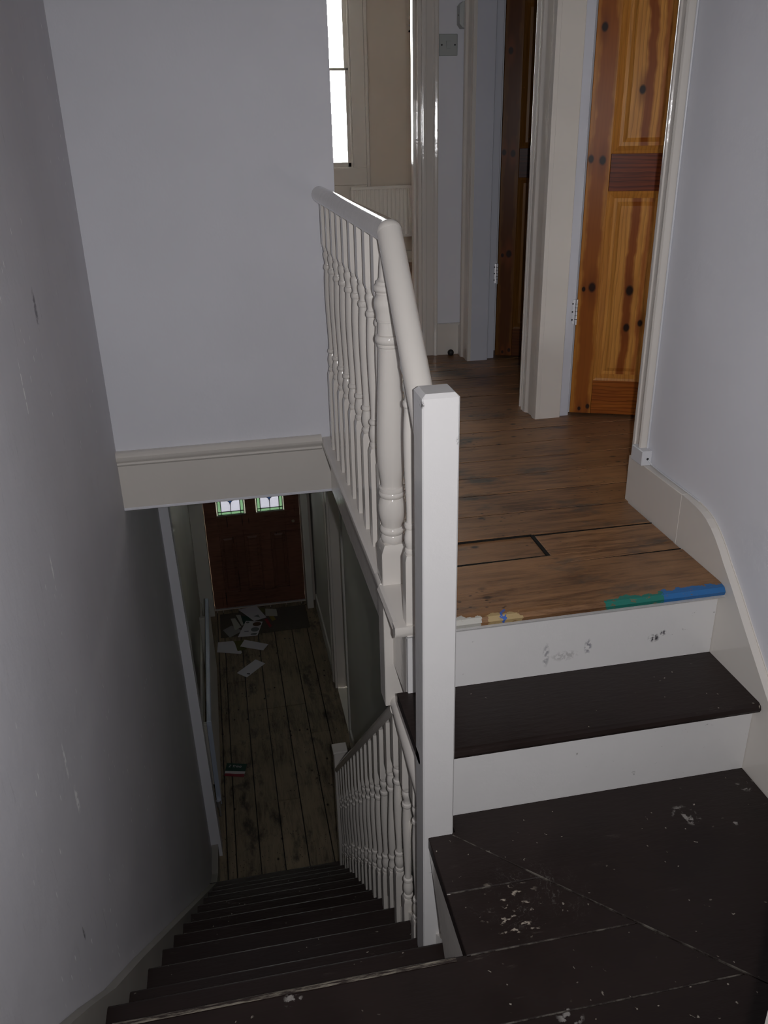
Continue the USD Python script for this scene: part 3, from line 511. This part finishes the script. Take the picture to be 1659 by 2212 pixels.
panel_radiator(ra, 1.25, .40, .028, (M['radiator'], M['radiator']))
rb = thing('radiator', 'long panel radiator low on the left wall of the downstairs hall', 'radiator', (-.632, 3.075, -2.60), 90)
panel_radiator(rb, 1.58, .68, .030, (M['radiator_dull'], M['radiator_blue']))
obj('end_panel', bx(-.004, .001, .0, .031, .0, .68, .002), M['radiator_blue'], rb)
obj('valve', cat(trimesh.creation.cylinder(.009, .12, sections=12, transform=trimesh.transformations.translation_matrix([.02, .02, -.058])), trimesh.creation.cylinder(.016, .05, sections=14, transform=trimesh.transformations.translation_matrix([-.012, .02, .02])), bx(-.02, .03, .012, .028, .0, .02, .003)), M['steel'], rb, label='steel valve at the near end')
for z in (2.175, 2.135):
    hk = obj('wall_hook', cat(trimesh.creation.cylinder(.007, .012, sections=12, transform=trimesh.transformations.translation_matrix([1.326, YF - .005, z]) @ trimesh.transformations.rotation_matrix(math.pi / 2, [1, 0, 0])), tube([(1.326, YF - .008, z), (1.326, YF - .02, z - .004), (1.330, YF - .022, z + .008)], .0028, 8)), M['dark'] if z < 2.15 else M['steel'], None, label='dark lower screw hook on the cream wall of the far room' if z < 2.15 else 'pale upper screw hook on the cream wall of the far room', cat='hook')

# ------------------------------------------------------------------ landing fittings
sw = thing('light_switch', 'square white light switch plate on the wall at the end of the landing', 'light switch', (.777, YE, 1.799))
obj('plate', bx(-.043, .043, -.009, .0005, -.043, .043, .003), M['old_plastic'], sw)
obj('rocker', hull([(-.010, -.009, -.015), (.010, -.009, -.015), (-.010, -.009, .015), (.010, -.009, .015), (-.009, -.012, -.014), (.009, -.012, -.014), (-.009, -.0155, .014), (.009, -.0155, .014)]), M['old_plastic'], sw)
for x in (-.030, .030): obj('screw', trimesh.creation.cylinder(.0036, .002, sections=12, transform=trimesh.transformations.translation_matrix([x, -.0092, 0]) @ trimesh.transformations.rotation_matrix(math.pi / 2, [1, 0, 0])), M['dark'], sw)
bbx = thing('wall_box', 'small white chamfered box on the wall above the light switch', 'wall box', (.858, 2.69, 1.91))
obj('case', hull([(0, y, z) for y in (-.032, .025) for z in (-.05, .05)] + [(-.030, y, z) for y in (-.032, .025) for z in (-.05, .05)] + [(-.044, y, z) for y in (-.026, .02) for z in (-.034, .036)]), M['old_plastic'], bbx)
obj('screw', trimesh.creation.cylinder(.003, .002, sections=10, transform=trimesh.transformations.translation_matrix([-.0442, -.004, 0]) @ trimesh.transformations.rotation_matrix(math.pi / 2, [0, 1, 0])), M['dark'], bbx)
jb = thing('junction_box', 'small white cable box sitting on the skirting at the end of the right wall', 'cable box', (.843, .742, .5615))
obj('case', bx(-.017, .0145, -.034, .034, 0, .045, .002), M['plastic'], jb); obj('screw_hole', trimesh.creation.cylinder(.0035, .002, sections=12, transform=trimesh.transformations.translation_matrix([.001, -.0345, .021]) @ trimesh.transformations.rotation_matrix(math.pi / 2, [1, 0, 0])), M['dark'], jb)
obj('cable', tube([(.846, .708, .580), (.853, .695, .567), (.855, .62, .5635), (.855, .50, .5635), (.856, .44, .562)], .0022, 8), M['plastic'], None, smooth=True, label='thin white cable lying along the top of the right skirting', cat='cable')
obj('cable', tube([(.8545, .7345, .606), (.8545, .7345, 2.4)], .0032, 8), M['plastic'], None, smooth=True, label='white cable running up beside the casing of the lit pine door', cat='cable')
obj('door_stop', lathe([(.006, 0), (.012, .002), (.0155, .010), (.0155, .018), (.011, .026), (.004, .029)], 18, (.795, YE - .04, LAND)), M['dark'], None, smooth=40, label='small black rubber ball stop on the floor by the far skirting', cat='door stop')

# ------------------------------------------------------------------ downstairs hall: front door, casing, mat, post
fd = thing('door_3', 'dark mahogany front door with two leaded green glass lights', 'door', (-.640, YF - .006, GROUND + .012), kind='structure')
W, T, HD = .872, .045, 2.02; L0, L1, R0, R1, GZ = .112, .377, .472, .735, .975; GT = 1.66
obj('stile', bx(0, L0, 0, T, 0, HD), M['mahogany'], fd); obj('stile', bx(R1, W, 0, T, 0, HD), M['mahogany'], fd)
obj('rail', bx(L0, R1, 0, T, 0, .175), M['mahogany'], fd); obj('rail', bx(L0, R1, 0, T, .775, GZ), M['mahogany'], fd); obj('rail', bx(L0, R1, 0, T, GT, HD), M['mahogany'], fd)
obj('muntin', bx(L1, R0, 0, T, GZ, GT), M['mahogany'], fd)
px = [(.112, .262), (.338, .492), (.586, .735)]
obj('muntin', bx(.262, .338, 0, T, .175, .775), M['mahogany'], fd); obj('muntin', bx(.492, .586, 0, T, .175, .775), M['mahogany'], fd)
for a, b in px:
    p = obj('panel', cat(bx(a, b, .016, .030, .175, .775, 0), hull([(x, .016, z) for x in (a + .03, b - .03) for z in (.205, .745)] + [(x, .009, z) for x in (a + .042, b - .042) for z in (.222, .728)])), M['mahogany'], fd)
    obj('moulding', cat(*[bx(a, a + .014, .003, .018, .175, .775, .004), bx(b - .014, b, .003, .018, .175, .775, .004), bx(a, b, .003, .018, .175, .189, .004), bx(a, b, .003, .018, .761, .775, .004)]), M['mahogany'], p)
obj('lock', cat(trimesh.creation.cylinder(.014, .008, sections=18, transform=trimesh.transformations.translation_matrix([.808, -.003, .865]) @ trimesh.transformations.rotation_matrix(math.pi / 2, [1, 0, 0]))), M['brass'], fd, label='small round brass lock')
obj('weather_strip', bx(.0, W, -.006, .001, .002, .012, .001), M['steel'], fd, label='pale metal strip along the foot of the door')
def light_panel(a, b):
    y0, y1 = .020, .024; gp = obj('glass_light', cat(bx(a, b, .018, .026, GZ, GZ + .004, 0), bx(a, b, .018, .026, GT - .004, GT, 0)), M['lead'], fd, label='leaded light of white and pale green glass')
    e, s, ld = .014, .030, .005; xa, xb = a + e, b - e; zb, ztp = GZ + .010, GT - .01; mid = (a + b) / 2; zc = 1.136
    pc = lambda nm, x0, x1, z0, z1, mt: obj(nm, bx(x0, x1, y0, y1, z0, z1, 0), M[mt], gp)
    pc('edge_glass', a, xa, GZ, GT, 'bead_glass'); pc('edge_glass', xb, b, GZ, GT, 'bead_glass'); pc('edge_glass', xa, xb, GZ, zb, 'bead_glass')
    for (x0, x1) in ((xa, xa + s), (xb - s, xb)):
        pc('green_piece', x0, x1, zb + s, zc, 'green_glass'); pc('green_piece', x0, x1, zb, zb + s, 'green_glass'); pc('green_piece', x0, x1, zc, ztp, 'green_glass')
    pc('green_piece', xa + s, mid, zb, zb + s, 'green_glass'); pc('green_piece', mid, xb - s, zb, zb + s, 'green_glass')
    arcL = [(mid - .052 + .052 * math.sin(t), zc - .006 - .05 * (1 - math.cos(t))) for t in np.linspace(0, math.pi / 2, 9)]; arcR = [(2 * mid - x, z) for x, z in arcL]
    obj('white_piece', prism([(xa + s, zb + s), (mid, zb + s)] + arcL[::-1] + [(xa + s, zc - .006)], 'y', y0, y1), M['frost'], gp); obj('white_piece', prism([(xb - s, zb + s), (mid, zb + s)] + arcR[::-1] + [(xb - s, zc - .006)], 'y', y0, y1), M['frost'], gp)
    obj('blue_piece', prism(arcL + arcR[::-1], 'y', y0, y1), M['blue_glass'], gp)
    pc('white_piece', xa + s, xb - s, zc, ztp, 'frost')
    L = [bx(x - ld / 2, x + ld / 2, .016, .028, zb, ztp, 0) for x in (xa, xa + s, xb - s, xb)] + [bx(xa, xb, .016, .028, z - ld / 2, z + ld / 2, 0) for z in (zb, zb + s, zc, ztp)] + [bx(mid - .002, mid + .002, .016, .028, zb, zc - .05, 0)]
    for arc in (arcL, arcR): L += [tube([(x, .022, z) for x, z in arc], .003, 6)]
    obj('lead_came', cat(*L), M['lead'], gp)
light_panel(L0, L1); light_panel(R0, R1)
t7 = thing('trim_7', 'dull cream posts of the front door frame', 'trim', kind='structure')
obj('stop', cat(bx(-.66, -.635, YF + .042, YF + .06, GROUND, GROUND + 2.05, 0), bx(.22, .25, YF + .042, YF + .06, GROUND, GROUND + 2.05, 0), bx(-.66, .25, YF + .02, YF + .1, GROUND - .03, GROUND + .010, 0)), M['grey_wall'], t7); obj('post', bx(-.770, -.645, YF - .10, YF + .1, GROUND - .002, .21, .004), M['grey_wall'], t7); obj('post', bx(.238, .300, YF - .16, YF + .1, GROUND - .002, .21, .004), M['grey_wall'], t7); obj('head', cat(bx(-.645, .238, YF - .06, YF + .1, GROUND + 2.035, -.58, .002), bx(-.645, .238, YF - .06, YF + .1, -.335, .21, .002)), M['grey_wall'], t7); obj('fanlight_pane', bx(-.645, .238, YF + .02, YF + .024, -.58, -.335, 0), M['pane'], t7)
t9 = thing('trim_9', 'brown-grey moulded casing of the doorway on the right of the hall', 'trim', kind='structure')
obj('architrave', prism([(.3335 - d, 4.395 + a * 1.7) for a, d in ARCH], 'z', GROUND + .0, GROUND + 2.1), M['gloss'], t9, smooth=25); obj('architrave', prism([(.3335 - d * .5, 3.735 - a * 1.0) for a, d in ARCH], 'z', GROUND + .0, GROUND + 2.1), M['grey_wall'], t9, smooth=25)
obj('lining', bx(.334, .47, 4.385, 4.397, GROUND, GROUND + 2.02), M['gloss'], t9)
d4 = thing('door_4', 'closed painted door in the right wall of the downstairs hall', 'door', (.44, 3.735, GROUND + .01), kind='structure')
obj('leaf', bx(0, .035, .002, .648, 0, 2.0), M['grey_wall'], d4); obj('leaf', cat(bx(-.004, 0, .09, .30, .2, .8), bx(-.004, 0, .35, .56, .2, .8)), M['grey_wall'], d4)
struct('baseboard_hall', 'dull skirting along the foot of the hall walls', cat(bx(-.771, -.752, 2.91, YF - .1, GROUND, GROUND + .16, .003), bx(.318, .3335, 2.4, 3.66, GROUND, GROUND + .15, .003), bx(.318, .3335, 4.53, YF - .16, GROUND, GROUND + .15, .003)), M['grey_wall'])
obj('doormat', bx(-.60, .22, 5.385, 5.80, GROUND - .001, GROUND + .008, .003), M['mat'], None, label='dark worn doormat inside the front door', cat='doormat')

# ------------------------------------------------------------------ post on the hall floor
def sheet(name, pts, z, mat, label, category, thick=.0016, group=None, curl=0.0):
    c = np.mean(np.array(pts), 0); t = thing(name, label, category, (c[0], c[1], z), 0, group)
    q = [(x - c[0], y - c[1]) for x, y in pts]
    m = prism(q, 'z', 0, thick); obj('sheet', m, M[mat], t); return t, c
Z = GROUND + .0005; ZM = GROUND + .0085
def mark(t, c, nm, pts, mat, h=.0019):
    obj(nm, prism([(x - c[0], y - c[1]) for x, y in pts], 'z', .0005, h), M[mat], t)
def ell(cx, cy_, a, b, r=0.0): return [(cx + a * math.cos(k) * math.cos(r) - b * math.sin(k) * math.sin(r), cy_ + a * math.cos(k) * math.sin(r) + b * math.sin(k) * math.cos(r)) for k in np.linspace(0, 2 * math.pi, 14, endpoint=False)]
sheet('flyer', [(-.225, 5.832), (-.170, 5.826), (-.160, 5.74), (-.206, 5.74)], ZM, 'paper_olive', 'small olive leaflet half hidden right of the big white sheet', 'leaflet')
sheet('flyer', [(-.188, 5.611), (-.160, 5.62), (-.128, 5.477), (-.150, 5.450)], ZM, 'paper_red', 'narrow red leaflet lying right of the picture flyer', 'leaflet')
sheet('flyer', [(-.142, 5.66), (-.100, 5.66), (-.081, 5.586), (-.116, 5.564)], ZM + .0, 'paper_yellow', 'small yellow leaflet under the small white envelope', 'leaflet')
sheet('letter', [(-.166, 5.803), (-.061, 5.770), (-.061, 5.640), (-.173, 5.668)], ZM + .002, 'paper_cream', 'small white envelope furthest right in the pile by the front door', 'letter')
sheet('flyer', [(-.578, 5.506), (-.497, 5.568), (-.40, 5.455), (-.520, 5.363)], ZM, 'paper_grey', 'grey printed flyer at the left of the pile by the front door', 'flyer')
sheet('letter', [(-.500, 5.690), (-.458, 5.690), (-.408, 5.519), (-.468, 5.473)], ZM + .002, 'paper_cream', 'narrow grey-white envelope across the grey printed flyer', 'letter')
sheet('letter', [(-.450, 5.742), (-.406, 5.737), (-.386, 5.553), (-.403, 5.536)], ZM + .004, 'paper_cream', 'thin pale slip beside the big white sheet', 'letter')
sheet('flyer', [(-.406, 5.72), (-.34, 5.70), (-.31, 5.62), (-.386, 5.56)], ZM + .002, 'paper_green', 'dark green leaflet under the big white sheet', 'leaflet')
t, c = sheet('letter', [(-.422, 5.838), (-.247, 5.871), (-.166, 5.633), (-.285, 5.592)], ZM + .006, 'paper_white', 'big white sheet lying against the foot of the front door', 'letter')
mark(t, c, 'printed_shape', [(-.285, 5.68), (-.24, 5.70), (-.225, 5.64)], 'ink_grey')
t, c = sheet('flyer', [(-.361, 5.608), (-.207, 5.558), (-.269, 5.328), (-.447, 5.341)], ZM + .009, 'paper_white', 'white flyer with two round pictures in the middle of the pile', 'flyer')
mark(t, c, 'printed_picture', ell(-.262, 5.527, .040, .036), 'ink_brown'); mark(t, c, 'printed_picture', ell(-.285, 5.437, .038, .038), 'ink_grey'); mark(t, c, 'printed_picture', ell(-.30, 5.36, .03, .018), 'ink_grey'); mark(t, c, 'printed_lines', [(-.385, 5.43), (-.345, 5.425), (-.345, 5.415), (-.385, 5.42)], 'ink'); mark(t, c, 'printed_shape', ell(-.345, 5.575, .016, .016), 'ink_grey')
sheet('letter', [(-.628, 5.320), (-.493, 5.312), (-.421, 5.110), (-.433, 5.085), (-.640, 5.160)], Z, 'paper_white', 'large white envelope at the left edge, below the pile', 'letter')
t, c = sheet('booklet', [(-.482, 5.300), (-.400, 5.296), (-.378, 5.147), (-.459, 5.135)], Z + .002, 'paper_olive', 'dark olive booklet between the two large white envelopes', 'booklet', .003)
sheet('letter', [(-.390, 5.300), (-.182, 5.177), (-.235, 5.086), (-.434, 5.198)], Z + .006, 'paper_white', 'white envelope overlapping the dark olive booklet', 'letter')
t, c = sheet('letter', [(-.309, 4.969), (-.231, 4.888), (-.399, 4.715), (-.480, 4.799)], Z, 'paper_white', 'single white envelope lying apart, nearest the stairs', 'letter')
mark(t, c, 'stamp', [(-.392, 4.775), (-.368, 4.765), (-.372, 4.752), (-.398, 4.762)], 'ink')
t, c = sheet('leaflet', [(-.598, 3.665), (-.453, 3.623), (-.482, 3.494), (-.621, 3.537)], Z, 'paper_green', 'green, white and red advertising leaflet on the hall floor by the radiator', 'leaflet')
mark(t, c, 'white_band', [(-.612, 3.583), (-.470, 3.545), (-.479, 3.510), (-.619, 3.548)], 'print_white', .0018); mark(t, c, 'red_band', [(-.615, 3.558), (-.540, 3.535), (-.477, 3.522), (-.483, 3.490), (-.621, 3.534)], 'paper_red', .0020)
try:
    tx = meshkit.text_mesh('2 free', .026, .0004); a_ = math.atan2(-.042, .145); tx.apply_transform(trimesh.transformations.rotation_matrix(a_, [0, 0, 1])); tx.apply_translation([-.592 - c[0], 3.620 - c[1], .0017]); obj('lettering', tx, M['print_white'], t)
except Exception: pass
